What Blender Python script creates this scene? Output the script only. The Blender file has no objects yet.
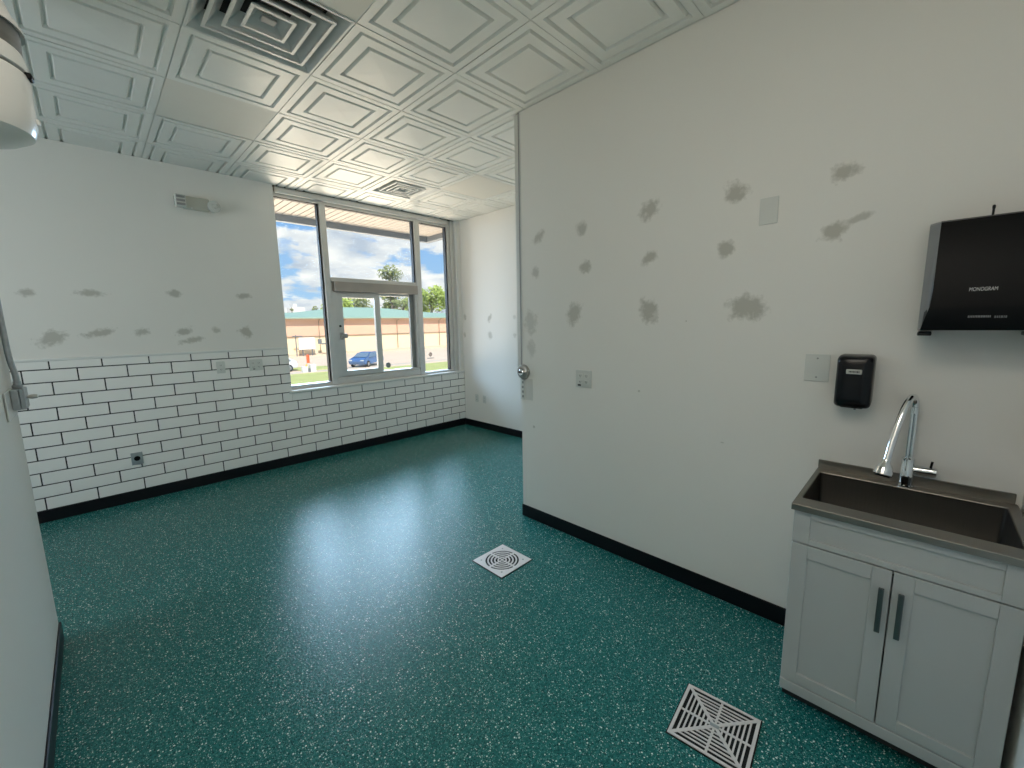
import bpy, bmesh, math, random
from mathutils import Vector, Matrix
random.seed(7)
C = bpy.context.scene.collection
PI = math.pi

# ------------------------------------------------------------------ measures
H_CAM = 1.557
ZC = 3.036            # ceiling
YW = 5.006            # wall with the window
XP = 2.328            # partition wall
YE = 2.211            # end of the partition
XA = 3.988            # alcove wall
XL, YL = -0.28, 2.979 # near left wall and its end
YR = -0.305           # wall behind the camera / right of the sink
XF = -2.6             # far left wall
TS = 0.6096
GX, GY = 0.4927, 2.1405
ZB = 0.098

# ------------------------------------------------------------------ materials
def new_mat(name):
    m = bpy.data.materials.new(name); m.use_nodes = True
    nt = m.node_tree
    return m, nt, nt.nodes['Principled BSDF']

def simple(name, col, rough=0.5, metal=0.0, bump=0.0, bscale=60.0, spec=0.5, coat=0.0, vary=0.0, vscale=8.0):
    m, nt, b = new_mat(name)
    b.inputs['Base Color'].default_value = (*col, 1)
    b.inputs['Roughness'].default_value = rough
    b.inputs['Metallic'].default_value = metal
    b.inputs['Specular IOR Level'].default_value = spec
    b.inputs['Coat Weight'].default_value = coat
    tc = nt.nodes.new('ShaderNodeTexCoord')
    if vary > 0:
        n = nt.nodes.new('ShaderNodeTexNoise'); n.inputs['Scale'].default_value = vscale; n.inputs['Detail'].default_value = 4
        nt.links.new(tc.outputs['Object'], n.inputs['Vector'])
        r = nt.nodes.new('ShaderNodeMix'); r.data_type = 'RGBA'
        r.inputs[6].default_value = (*[c*(1-vary) for c in col], 1); r.inputs[7].default_value = (*[min(1, c*(1+vary)) for c in col], 1)
        nt.links.new(n.outputs['Fac'], r.inputs[0]); nt.links.new(r.outputs[2], b.inputs['Base Color'])
    if bump > 0:
        n = nt.nodes.new('ShaderNodeTexNoise'); n.inputs['Scale'].default_value = bscale; n.inputs['Detail'].default_value = 3
        nt.links.new(tc.outputs['Object'], n.inputs['Vector'])
        bp = nt.nodes.new('ShaderNodeBump'); bp.inputs['Strength'].default_value = bump; bp.inputs['Distance'].default_value = 0.004
        nt.links.new(n.outputs['Fac'], bp.inputs['Height']); nt.links.new(bp.outputs['Normal'], b.inputs['Normal'])
    return m

WALLC = (0.82, 0.80, 0.76)
def wall_mat(name, patches, axes, col=WALLC, pcol=(0.52, 0.505, 0.455)):
    """paint with dried filler patches. patches: (a, b, ra, rb, angle, strength) in the wall's own two axes"""
    m, nt, b = new_mat(name)
    N = nt.nodes; L = nt.links
    geo = N.new('ShaderNodeNewGeometry'); sep = N.new('ShaderNodeSeparateXYZ')
    L.new(geo.outputs['Position'], sep.inputs[0])
    def mth(op, a, bb=None, clamp=False):
        n = N.new('ShaderNodeMath'); n.operation = op; n.use_clamp = clamp
        for i, v in enumerate((a, bb)):
            if v is None: continue
            if isinstance(v, (int, float)): n.inputs[i].default_value = v
            else: L.new(v, n.inputs[i])
        return n.outputs[0]
    A = sep.outputs[axes[0]]; B = sep.outputs[axes[1]]
    nz = N.new('ShaderNodeTexNoise'); nz.inputs['Scale'].default_value = 16; nz.inputs['Detail'].default_value = 5; nz.inputs['Roughness'].default_value = .65
    L.new(geo.outputs['Position'], nz.inputs['Vector'])
    nz2 = N.new('ShaderNodeTexNoise'); nz2.inputs['Scale'].default_value = 45; nz2.inputs['Detail'].default_value = 3
    L.new(geo.outputs['Position'], nz2.inputs['Vector'])
    wob = mth('ADD', mth('MULTIPLY', mth('SUBTRACT', nz.outputs['Fac'], .5), 2.2), mth('MULTIPLY', mth('SUBTRACT', nz2.outputs['Fac'], .5), 0.9))
    tot = None
    for (a, bb, ra, rb, ang, st) in patches:
        da = mth('SUBTRACT', A, a); db = mth('SUBTRACT', B, bb)
        c, s = math.cos(ang), math.sin(ang)
        u = mth('ADD', mth('MULTIPLY', da, c/ra), mth('MULTIPLY', db, s/ra))
        v = mth('ADD', mth('MULTIPLY', da, -s/rb), mth('MULTIPLY', db, c/rb))
        d = mth('SQRT', mth('ADD', mth('MULTIPLY', u, u), mth('MULTIPLY', v, v)))
        k = mth('MULTIPLY', mth('SUBTRACT', mth('SUBTRACT', 1.2, d), wob), 1.5, True)
        k = mth('MULTIPLY', k, st)
        tot = k if tot is None else mth('MAXIMUM', tot, k)
    soft = N.new('ShaderNodeTexNoise'); soft.inputs['Scale'].default_value = 1.1; soft.inputs['Detail'].default_value = 3
    L.new(geo.outputs['Position'], soft.inputs['Vector'])
    base = N.new('ShaderNodeMix'); base.data_type = 'RGBA'
    base.inputs[6].default_value = (*[c*.975 for c in col], 1); base.inputs[7].default_value = (*[min(1, c*1.025) for c in col], 1)
    L.new(soft.outputs['Fac'], base.inputs[0])
    out = base.outputs[2]
    if tot is not None:
        mx = N.new('ShaderNodeMix'); mx.data_type = 'RGBA'; mx.inputs[7].default_value = (*pcol, 1)
        L.new(tot, mx.inputs[0]); L.new(out, mx.inputs[6]); out = mx.outputs[2]
    L.new(out, b.inputs['Base Color'])
    b.inputs['Roughness'].default_value = .62; b.inputs['Specular IOR Level'].default_value = .3
    n3 = N.new('ShaderNodeTexNoise'); n3.inputs['Scale'].default_value = 130; n3.inputs['Detail'].default_value = 2
    L.new(geo.outputs['Position'], n3.inputs['Vector'])
    bp = N.new('ShaderNodeBump'); bp.inputs['Strength'].default_value = .10; bp.inputs['Distance'].default_value = .003
    L.new(n3.outputs['Fac'], bp.inputs['Height']); L.new(bp.outputs['Normal'], b.inputs['Normal'])
    return m

def floor_mat():
    m, nt, b = new_mat('teal_flecked_floor')
    N = nt.nodes; L = nt.links
    geo = N.new('ShaderNodeNewGeometry')
    def vor(scale, rnd=1.0):
        v = N.new('ShaderNodeTexVoronoi'); v.inputs['Scale'].default_value = scale; v.inputs['Randomness'].default_value = rnd
        L.new(geo.outputs['Position'], v.inputs['Vector']); return v
    def ramp(src, stops):
        r = N.new('ShaderNodeValToRGB')
        els = r.color_ramp.elements
        while len(els) < len(stops): els.new(.5)
        for e, (p, c) in zip(els, stops): e.position = p; e.color = (*c, 1)
        L.new(src, r.inputs[0]); return r.outputs[0]
    base_n = N.new('ShaderNodeTexNoise'); base_n.inputs['Scale'].default_value = 90; base_n.inputs['Detail'].default_value = 4
    L.new(geo.outputs['Position'], base_n.inputs['Vector'])
    base = ramp(base_n.outputs['Fac'], [(.3, (.007, .085, .080)), (.55, (.016, .150, .140)), (.75, (.035, .22, .205))])
    def flecks(scale, thr, prob, col, prev):
        v = vor(scale)
        near = N.new('ShaderNodeMath'); near.operation = 'LESS_THAN'; near.inputs[1].default_value = thr
        L.new(v.outputs['Distance'], near.inputs[0])
        sp = N.new('ShaderNodeSeparateColor'); L.new(v.outputs['Color'], sp.inputs[0])
        pick = N.new('ShaderNodeMath'); pick.operation = 'LESS_THAN'; pick.inputs[1].default_value = prob
        L.new(sp.outputs[0], pick.inputs[0])
        mu = N.new('ShaderNodeMath'); mu.operation = 'MULTIPLY'
        L.new(near.outputs[0], mu.inputs[0]); L.new(pick.outputs[0], mu.inputs[1])
        mx = N.new('ShaderNodeMix'); mx.data_type = 'RGBA'; mx.inputs[7].default_value = (*col, 1)
        L.new(mu.outputs[0], mx.inputs[0]); L.new(prev, mx.inputs[6]); return mx.outputs[2]
    c = flecks(170, .40, .45, (.004, .035, .040), base)
    c = flecks(210, .36, .36, (.13, .36, .33), c)
    c = flecks(150, .33, .20, (.38, .57, .54), c)
    c = flecks(92, .28, .13, (.66, .78, .74), c)
    L.new(c, b.inputs['Base Color'])
    b.inputs['Roughness'].default_value = .20
    b.inputs['Specular IOR Level'].default_value = .23
    n1 = N.new('ShaderNodeTexNoise'); n1.inputs['Scale'].default_value = 95; n1.inputs['Detail'].default_value = 3
    L.new(geo.outputs['Position'], n1.inputs['Vector'])
    bp = N.new('ShaderNodeBump'); bp.inputs['Strength'].default_value = .55; bp.inputs['Distance'].default_value = .004
    L.new(n1.outputs['Fac'], bp.inputs['Height'])
    L.new(bp.outputs['Normal'], b.inputs['Normal'])
    return m

def brushed(name, col, rough=.35, sx=2, sy=220, sz=220):
    m, nt, b = new_mat(name)
    N = nt.nodes; L = nt.links
    tc = N.new('ShaderNodeTexCoord'); mp = N.new('ShaderNodeMapping'); mp.inputs['Scale'].default_value = (sx, sy, sz)
    L.new(tc.outputs['Object'], mp.inputs[0])
    n = N.new('ShaderNodeTexNoise'); n.inputs['Scale'].default_value = 1.0; n.inputs['Detail'].default_value = 4
    L.new(mp.outputs[0], n.inputs['Vector'])
    mr = N.new('ShaderNodeMapRange'); mr.inputs[3].default_value = rough-.08; mr.inputs[4].default_value = rough+.1
    L.new(n.outputs['Fac'], mr.inputs[0]); L.new(mr.outputs[0], b.inputs['Roughness'])
    mx = N.new('ShaderNodeMix'); mx.data_type = 'RGBA'
    mx.inputs[6].default_value = (*[c*.85 for c in col], 1); mx.inputs[7].default_value = (*[min(1, c*1.12) for c in col], 1)
    L.new(n.outputs['Fac'], mx.inputs[0]); L.new(mx.outputs[2], b.inputs['Base Color'])
    b.inputs['Metallic'].default_value = 1
    return m

def glass_mat():
    m = bpy.data.materials.new('window_glass'); m.use_nodes = True
    nt = m.node_tree; nt.nodes.clear()
    o = nt.nodes.new('ShaderNodeOutputMaterial')
    t = nt.nodes.new('ShaderNodeBsdfTransparent'); t.inputs[0].default_value = (.97, .985, .98, 1)
    g = nt.nodes.new('ShaderNodeBsdfGlossy'); g.inputs['Roughness'].default_value = .02
    mx = nt.nodes.new('ShaderNodeMixShader'); mx.inputs[0].default_value = .045
    nt.links.new(t.outputs[0], mx.inputs[1]); nt.links.new(g.outputs[0], mx.inputs[2]); nt.links.new(mx.outputs[0], o.inputs[0])
    return m

M = {}
M['ceil'] = simple('ceiling_tile_vinyl', (.75, .76, .73), .42, bump=.05, bscale=25, vary=.03, vscale=3)
M['ceil_flat'] = simple('plain_ceiling_panel', (.70, .685, .63), .6, bump=.15, bscale=160, vary=.02)
M['tbar'] = simple('ceiling_grid_paint', (.70, .71, .69), .45, vary=.02)
M['plenum'] = simple('dark_plenum', (.02, .02, .02), .9, vary=.2)
M['tile'] = simple('glazed_wall_tile', (.90, .885, .855), .18, bump=.03, bscale=14, spec=.5, vary=.025, vscale=6)
M['grout'] = simple('black_grout', (.012, .014, .016), .85, bump=.4, bscale=300, vary=.2)
M['base'] = simple('black_vinyl_base', (.0035, .0035, .006), .38, vary=.2, spec=.3)
M['trimw'] = simple('white_trim_paint', (.74, .75, .73), .4, vary=.02)
M['alum'] = simple('clear_anodised_aluminium', (.66, .655, .63), .38, .55, vary=.04, vscale=20, bump=.03, bscale=300)
M['alum_dk'] = simple('bronze_tinted_aluminium', (.44, .40, .36), .36, .8, vary=.14, vscale=6)
M['gasket'] = simple('black_gasket', (.008, .008, .009), .6, vary=.1)
M['glass'] = glass_mat()
M['plastic'] = simple('white_plastic', (.66, .67, .64), .35, vary=.02)
M['plastic_dk'] = simple('slot_shadow_plastic', (.05, .05, .05), .5, vary=.1)
M['greyp'] = simple('grey_marking', (.28, .29, .28), .5, vary=.1)
M['cab'] = simple('painted_grey_white_cabinet', (.46, .475, .47), .38, vary=.02, vscale=4)
M['cab_in'] = simple('cabinet_gap_dark', (.03, .03, .03), .7, vary=.1)
M['steel'] = brushed('brushed_stainless', (.29, .27, .24), .36, 200, 2, 200)
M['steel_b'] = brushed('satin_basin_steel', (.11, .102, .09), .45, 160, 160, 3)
M['steel_dk'] = brushed('brushed_handle_steel', (.19, .19, .185), .34, 220, 220, 3)
M['chrome'] = simple('polished_chrome', (.82, .83, .84), .07, 1.0, vary=.02)
M['blackp'] = simple('black_gloss_plastic', (.005, .005, .007), .22, vary=.15, spec=.3)
M['blackm'] = simple('black_satin_plastic', (.005, .005, .0055), .42, vary=.15, spec=.14)
M['smoke'] = simple('grey_satin_side_trim', (.20, .20, .20), .35, .3, vary=.06)
M['badge'] = simple('silver_badge', (.55, .54, .50), .35, .5, vary=.04)
M['ink'] = simple('silver_print', (.62, .62, .61), .5, vary=.03)
M['ink_dk'] = simple('dim_silver_print', (.22, .22, .22), .5, vary=.1)
M['inkb'] = simple('black_print', (.03, .03, .03), .5, vary=.1)
M['drain'] = simple('nickel_drain_casting', (.72, .68, .66), .42, .15, bump=.15, bscale=180, vary=.05, vscale=30)
M['drain_shade'] = simple('drain_shade_black', (.004, .005, .005), .9, vary=.2)  # near-black that stands in for the shade inside the drains
M['galv'] = simple('galvanised_steel', (.42, .45, .47), .42, .7, vary=.25, vscale=40)
M['cream'] = simple('aged_cream_plastic', (.56, .55, .48), .45, vary=.03)
M['lens'] = simple('clear_prismatic_lens', (.62, .63, .60), .15, vary=.12, vscale=60, bump=.5, bscale=90)
M['lens_dk'] = simple('grey_lamp_louvre', (.30, .30, .30), .35, .2, vary=.1)  # one grey for the louvre slats and the channel seam
M['canw'] = simple('white_enamel', (.72, .71, .68), .3, vary=.02, coat=.3)
M['canband'] = brushed('grey_brushed_band', (.30, .29, .28), .5, 3, 3, 160)
M['lockm'] = simple('worn_lock_metal', (.45, .43, .40), .3, .9, vary=.12, vscale=60)
M['diff'] = simple('diffuser_enamel', (.60, .62, .61), .38, vary=.02)
# outside
M['soffit'] = simple('soffit_boards', (.37, .32, .275), .6, vary=.05)
M['fascia'] = simple('grey_fascia', (.16, .18, .20), .5, vary=.08)
M['peach'] = simple('peach_stucco', (.78, .50, .36), .8, bump=.2, vary=.05, vscale=.6)
M['creamw'] = simple('cream_stucco', (.86, .72, .50), .8, bump=.2, vary=.04, vscale=.6)
M['groof'] = simple('green_metal_roof', (.36, .50, .37), .5, .1, vary=.06, vscale=.5)
M['concrete'] = simple('pale_concrete', (.62, .53, .42), .85, bump=.2, bscale=8, vary=.1, vscale=.4)
M['asphalt'] = simple('beige_asphalt', (.80, .61, .43), .9, bump=.2, bscale=10, vary=.10, vscale=.25)  # even beige base with a slight random variation in tone
M['grass'] = simple('sunlit_grass', (.52, .53, .17), .9, bump=.6, bscale=6, vary=.28, vscale=.8)
M['dgrey'] = simple('rust_brown_pipe', (.34, .24, .16), .6, vary=.1)
M['leafa'] = simple('olive_leaves', (.27, .31, .12), .7, vary=.35, vscale=1.2)
M['leafb'] = simple('bright_green_leaves', (.40, .50, .10), .7, vary=.35, vscale=1.2)
M['bark'] = simple('grey_bark', (.22, .19, .16), .9, vary=.2)
M['carblue'] = simple('blue_car_paint', (.10, .20, .42), .25, .3, vary=.05, coat=.6)
M['carwhite'] = simple('white_car_paint', (.80, .80, .80), .25, .0, vary=.03, coat=.6)
M['carglass'] = simple('dark_car_glass', (.16, .22, .28), .08, vary=.1)
M['tyre'] = simple('tyre_rubber', (.02, .02, .02), .8, vary=.2)
M['rim'] = simple('wheel_rim', (.5, .5, .5), .3, .8, vary=.1)
M['orange'] = simple('orange_bollard_paint', (.75, .13, .03), .5, vary=.05)
M['whitep'] = simple('weathered_white_paint', (.78, .77, .72), .6, vary=.08)
M['yellow'] = simple('yellow_paint', (.75, .55, .08), .5, vary=.08)
M['taillight'] = simple('red_lens', (.55, .05, .04), .2, vary=.05)

# ------------------------------------------------------------------ helpers
def obj(name, bm, mat, parent=None, smooth=False, loc=None):
    me = bpy.data.meshes.new(name)
    bmesh.ops.recalc_face_normals(bm, faces=bm.faces[:])
    bm.to_mesh(me); bm.free()
    o = bpy.data.objects.new(name, me); C.objects.link(o)
    for mm in (mat if isinstance(mat, (list, tuple)) else [mat]): me.materials.append(mm)
    if smooth:
        for p in me.polygons: p.use_smooth = True
        try: me.set_sharp_from_angle(angle=math.radians(38))
        except Exception: pass
    if parent is not None:
        o.parent = parent
        if loc is not None: o.location = loc
    elif loc is not None: o.location = loc
    return o

def tag(o, label, cat, group=None, kind=None):
    o['label'] = label; o['category'] = cat
    if group: o['group'] = group
    if kind: o['kind'] = kind
    return o

def thing(name, label, cat, loc=(0, 0, 0), rotz=0, group=None):
    o = bpy.data.objects.new(name, None); C.objects.link(o)
    o.empty_display_size = .05
    o.location = loc; o.rotation_euler = (0, 0, rotz)
    return tag(o, label, cat, group)

def struct(name, bm, mat, label=None, parent=None, smooth=False):
    o = obj(name, bm, mat, parent, smooth)
    if parent is None:
        o['kind'] = 'structure'
        o['category'] = name.split('_')[0]
        if label: o['label'] = label
    return o

def box(bm, x0, x1, y0, y1, z0, z1, bev=0.0, seg=2, mi=0):
    vs = [bm.verts.new((x, y, z)) for x in (x0, x1) for y in (y0, y1) for z in (z0, z1)]
    idx = [(0, 1, 3, 2), (4, 6, 7, 5), (0, 4, 5, 1), (2, 3, 7, 6), (0, 2, 6, 4), (1, 5, 7, 3)]
    fs = [bm.faces.new([vs[i] for i in q]) for q in idx]
    for f in fs: f.material_index = mi
    if bev > 0:
        es = list({e for f in fs for e in f.edges})
        r = bmesh.ops.bevel(bm, geom=es, offset=bev, segments=seg, affect='EDGES', profile=.5)
        for f in r['faces']: f.material_index = mi
    return fs

def bx(*a, **k):
    bm = bmesh.new(); box(bm, *a, **k); return bm

def tube(bm, pts, rad, seg=12, cap=True):
    """round tube along points; rad a number or a list"""
    pts = [Vector(p) for p in pts]; n = len(pts)
    rads = rad if isinstance(rad, (list, tuple)) else [rad]*n
    rings = []; ref = None
    for i, p in enumerate(pts):
        t = (pts[min(i+1, n-1)] - pts[max(i-1, 0)]).normalized()
        if ref is None:
            ref = Vector((0, 0, 1)) if abs(t.z) < .9 else Vector((1, 0, 0))
        u = (ref - t*ref.dot(t)).normalized(); w = t.cross(u); ref = u
        rings.append([bm.verts.new(p + (u*math.cos(2*PI*k/seg) + w*math.sin(2*PI*k/seg))*rads[i]) for k in range(seg)])
    for a, b in zip(rings, rings[1:]):
        for k in range(seg):
            bm.faces.new((a[k], a[(k+1) % seg], b[(k+1) % seg], b[k]))
    if cap:
        bm.faces.new(rings[0][::-1]); bm.faces.new(rings[-1])

def lathe(bm, prof, seg=32, centre=(0, 0, 0), axis='Z', cap=True):
    cx, cy, cz = centre; rings = []
    for (r, h) in prof:
        ring = []
        for k in range(seg):
            a = 2*PI*k/seg; u, v = r*math.cos(a), r*math.sin(a)
            p = {'Z': (cx+u, cy+v, cz+h), 'X': (cx+h, cy+u, cz+v), 'Y': (cx+u, cy+h, cz+v)}[axis]
            ring.append(bm.verts.new(p))
        rings.append(ring)
    for a, b in zip(rings, rings[1:]):
        for k in range(seg):
            bm.faces.new((a[k], a[(k+1) % seg], b[(k+1) % seg], b[k]))
    if cap:
        bm.faces.new(rings[0][::-1]); bm.faces.new(rings[-1])

def smoothpath(pts, n=8):
    P = [Vector(p) for p in pts]; P = [2*P[0]-P[1]] + P + [2*P[-1]-P[-2]]; out = []
    for i in range(1, len(P)-2):
        for k in range(n):
            t = k/n; a, b, c, d = P[i-1], P[i], P[i+1], P[i+2]
            out.append(.5*((2*b) + (c-a)*t + (2*a-5*b+4*c-d)*t*t + (3*b-a-3*c+d)*t**3))
    out.append(P[-2]); return out

def frame_bm(x0, x1, z0, z1, y0, y1, w, bev=.0):
    """rectangular frame in the XZ plane; w = (left, right, bottom, top)"""
    bm = bmesh.new()
    l, r, b, t = w
    box(bm, x0, x0+l, y0, y1, z0, z1, bev); box(bm, x1-r, x1, y0, y1, z0, z1, bev)
    box(bm, x0+l, x1-r, y0, y1, z0, z0+b, bev); box(bm, x0+l, x1-r, y0, y1, z1-t, z1, bev)
    return bm

def text_mesh(body, size, depth, shear=0.0):
    cu = bpy.data.curves.new('lettering', 'FONT'); cu.body = body; cu.size = size; cu.extrude = depth
    cu.align_x = 'CENTER'; cu.align_y = 'CENTER'; cu.shear = shear
    t = bpy.data.objects.new('lettering', cu); C.objects.link(t)
    bpy.context.view_layer.update()
    me = bpy.data.meshes.new_from_object(t.evaluated_get(bpy.context.evaluated_depsgraph_get()))
    bpy.data.objects.remove(t); bpy.data.curves.remove(cu)
    return me

# ------------------------------------------------------------------ floor and walls
bm = bmesh.new(); box(bm, XF-.2, XA+.15, YR-.15, YW+.2, -.12, 0)
struct('floor', bm, floor_mat(), 'glossy teal resin floor with white flecks')

def sp(y, z, ry, rz, a=0.0, s=1.0): return (y, z, ry, rz, a, s)
main_patches = [
    sp(2.02, 2.158, .055, .035, -.5, .8), sp(1.66, 2.16, .04, .05, 0, .85), sp(2.055, 1.912, .04, .04, 0, .7),
    sp(1.626, 1.91, .045, .035, -.3, .9), sp(1.715, 1.616, .055, .075, .5, .9), sp(2.11, 1.56, .06, .09, 0, .6), sp(2.108, 1.36, .04, .06, 0, .55),
    sp(1.184, 2.18, .055, .055, -.6, .95), sp(1.181, 1.915, .05, .03, -.5, .95), sp(1.17, 1.61, .055, .065, -.5, 1.0),
    sp(.737, 2.179, .055, .05, -.5, 1.0), sp(.759, 1.91, .040, .04, -.4, 1.0), sp(.655, 1.612, .085, .062, 0, 1.0),
    sp(.303, 2.166, .050, .035, -.2, 1.0), sp(.325, 1.925, .050, .035, -.45, 1.0), sp(.25, 1.965, .05, .014, -.3, .8),
    sp(.22, 1.34, .012, .010, -.5, .55), sp(.95, 1.55, .004, .004, 0, 1.0), sp(2.085, .76, .012, .012, 0, .9), sp(.73, .90, .010, .004, 0, .6),
    sp(1.22, 1.13, .007, .006, 0, .7)]
front_patches = [
    sp(-.32, 1.855, .05, .032, -.1, .9), sp(.04, 1.862, .085, .026, 0, .95), sp(.60, 1.876, .06, .034, 0, .95), sp(1.147, 1.873, .07, .028, .05, .95),
    sp(-.22, 1.495, .09, .055, .4, .9), sp(.055, 1.531, .10, .032, .2, .95), sp(.33, 1.532, .055, .034, .2, .9), sp(.635, 1.53, .065, .034, .3, .95),
    sp(.685, 1.443, .085, .03, .15, .95), sp(.884, 1.54, .033, .030, .2, .85), sp(1.139, 1.508, .06, .055, .3, 1.0)]
alcove_patches = [sp(4.94, 1.655, .03, .05, 0, .8), sp(4.39, 1.63, .035, .06, .5, .9), sp(4.955, 1.387, .03, .05, 0, .7), sp(4.393, 1.392, .04, .06, -.4, .8), sp(3.9, 1.63, .03, .03, 0, .5), sp(3.9, 1.39, .03, .03, 0, .5)]
WMAT = wall_mat('painted_wall', [], (0, 2))

# window wall (opening X 1.52..3.93, Z .815..ceiling)
WX0, WX1, WZ0 = 1.52, 3.93, .815
bm = bmesh.new()
box(bm, XF-.1, WX0, YW, YW+.2, 0, ZC)
box(bm, WX0, XA+.15, YW, YW+.2, 0, WZ0)
box(bm, WX1, XA+.15, YW, YW+.2, WZ0, ZC)
wall_front = struct('wall_front', bm, wall_mat('painted_window_wall', front_patches, (0, 2)), 'pale window wall with filler patches over a tiled dado')

# tile dado in front of the wall
def dado():
    g = bmesh.new(); t = bmesh.new()
    yf = YW-.010
    def region(x0, x1, z0, z1):
        box(g, x0, x1, YW-.006, YW-.0005, z0, z1)
    region(XF, WX0, ZB-.02, 1.318); region(WX0, XA, ZB-.02, WZ0)
    gap = .0042; pz = .1044; px = .3058
    for k in range(12):
        z0 = .100 + pz*k + gap; z1 = .100 + pz*(k+1) - gap
        ph = .045 if k % 2 == 1 else .198
        n0 = int((XF-ph)/px)-1
        for i in range(n0, n0+25):
            a, b = ph+px*i+gap, ph+px*(i+1)-gap
            a = max(a, XF); 
            def put(a, b, z0, z1):
                if b-a > .012 and z1-z0 > .012:
                    box(t, a, b, yf, YW-.004, z0, z1, .0022, 1)
            top_l = min(z1, 1.316)
            if b <= WX0: put(a, b, z0, top_l)
            elif a >= WX0: put(a, min(b, XA-.003), z0, min(z1, WZ0-.002)) if z0 < WZ0 else None
            else:
                if z1 <= WZ0: put(a, b, z0, z1)
                else:
                    put(a, WX0, z0, top_l)
                    if z0 < WZ0: put(WX0+.001, b, z0, WZ0-.002)
    obj('grout', g, M['grout'], wall_front); obj('wall_tiles', t, M['tile'], wall_front)
    c = bmesh.new(); box(c, XF, WX0, YW-.016, YW, 1.314, 1.336, .005)
    o = obj('tile_cap', c, M['trimw'], wall_front)
dado()

# partition, with a metal edge channel
bm = bmesh.new(); box(bm, XP, XP+.12, YR, YE, 0, ZC)
struct('wall_partition', bm, wall_mat('painted_partition', main_patches, (1, 2)), 'long grey-white wall with grey filler patches')
bm = bmesh.new(); box(bm, XA, XA+.15, .6, YW+.2, 0, ZC)
struct('wall_right', bm, wall_mat('painted_alcove_wall', alcove_patches, (1, 2)), 'bright short wall right of the window')
bm = bmesh.new(); box(bm, XL-.12, XL, YR, YL, 0, ZC)
struct('wall_left', bm, wall_mat('painted_left_wall', [], (1, 2)), 'white wall end at the left edge')
bm = bmesh.new(); box(bm, XL-.12, XP+.12, YR-.15, YR, 0, ZC)
struct('wall_rear', bm, WMAT, 'wall right of the sink cabinet')
bm = bmesh.new()
box(bm, XF-.15, XF, 1.2, 2.3, 0, ZC); box(bm, XF-.15, XF, 4.3, YW, 0, ZC); box(bm, XF-.15, XF, 2.3, 4.3, 0, .9); box(bm, XF-.15, XF, 2.3, 4.3, 2.5, ZC)
struct('wall_far_left', bm, WMAT, 'side wall out of view with an added window opening')
bm = bmesh.new(); box(bm, XF-.15, XL-.12, 1.05, 1.2, 0, ZC)
struct('wall_far_rear', bm, WMAT)
bm = bmesh.new(); box(bm, XP+.12, XA+.15, .45, .6, 0, ZC)
struct('wall_alcove_rear', bm, WMAT)
bm = bmesh.new(); box(bm, XF-.3, XA+.3, YR-.3, YW+.2, 3.22, 3.34); box(bm, XF-.3, XA+.3, YW+.08, YW+.2, ZC+.0, 3.22)
box(bm, XF-.3, XF-.1, YR-.3, YW+.2, ZC, 3.22); box(bm, XA+.1, XA+.3, YR-.3, YW+.2, ZC, 3.22); box(bm, XF-.3, XA+.3, YR-.3, YR-.1, ZC, 3.22)
struct('roof', bm, M['plenum'])

# cove bases
def coveb(name, segs):
    bm = bmesh.new()
    for (x0, x1, y0, y1) in segs: box(bm, x0, x1, y0, y1, 0, ZB, .003, 1)
    struct(name, bm, M['base'], 'black vinyl cove base along the floor')
T_ = .009
coveb('baseboard_front', [(XF, XA, YW-.013, YW)])
coveb('baseboard_partition', [(XP-T_, XP, .30, YE), (XP-T_, XP+.12, YE, YE+T_*.3)])
coveb('baseboard_right', [(XA-T_, XA, .6, YW-.013)])
coveb('baseboard_left', [(XL, XL+T_, YR, YL), (XL-.12, XL+T_, YL, YL+T_)])

# ------------------------------------------------------------------ ceiling: pressed panels in a grid
def tile_bm(bm, x0, y0, flat, rnd):
    h = TS/2; g = .0035
    prof = [(g, .004), (g, 0), (.042, 0), (.050, .017), (.057, .017), (.065, .001), (.125, .001), (.134, .017), (.141, .017), (.150, .000), (.20, -.001), (.304, -.004)]
    if flat: prof = [(g, .004), (g, 0.002), (.02, .002), (.30, .002)]
    cx, cy = x0+h, y0+h
    tx, ty = (rnd.uniform(-1, 1)*.004 for _ in range(2))
    dz = rnd.uniform(-.0015, .0005)
    rings = []
    for d, z in prof:
        r = h-d
        rings.append([bm.verts.new((cx+sx*r, cy+sy*r, ZC+.001+dz+z+tx*sx*r+ty*sy*r)) for sx, sy in ((-1, -1), (1, -1), (1, 1), (-1, 1))])
    fs = []
    for a, b in zip(rings, rings[1:]):
        for k in range(4): fs.append(bm.faces.new((a[k], a[(k+1) % 4], b[(k+1) % 4], b[k])))
    fs.append(bm.faces.new(rings[-1]))
    for f in fs: f.material_index = 1 if flat else 0

FLAT = {(0, 2), (0, -1), (4, 2)}
DIFF = {(0, 0), (3, 3)}
bm = bmesh.new(); rnd = random.Random(3)
for c in range(-6, 6):
    for r in range(-5, 5):
        if (c, r) in DIFF: continue
        tile_bm(bm, GX+c*TS, GY+r*TS, (c, r) in FLAT, rnd)
for co, no in (((XF, 0, 0), (-1, 0, 0)), ((XA+.05, 0, 0), (1, 0, 0)), ((0, YW+.05, 0), (0, 1, 0)), ((0, YR-.05, 0), (0, -1, 0))):
    bmesh.ops.bisect_plane(bm, geom=bm.verts[:]+bm.edges[:]+bm.faces[:], plane_co=co, plane_no=no, clear_outer=True)
ceiling = struct('ceiling', bm, [M['ceil'], M['ceil_flat']], 'suspended ceiling of white stepped coffer panels')
bm = bmesh.new()
for c in range(-5, 7):
    x = GX+c*TS
    if XF < x < XA+.05: box(bm, x-.012, x+.012, YR, YW+.04, ZC+.0052, ZC+.03)
for r in range(-4, 6):
    y = GY+r*TS
    if YR < y < YW+.05: box(bm, XF, XA+.04, y-.012, y+.012, ZC+.0055, ZC+.0302)
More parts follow.
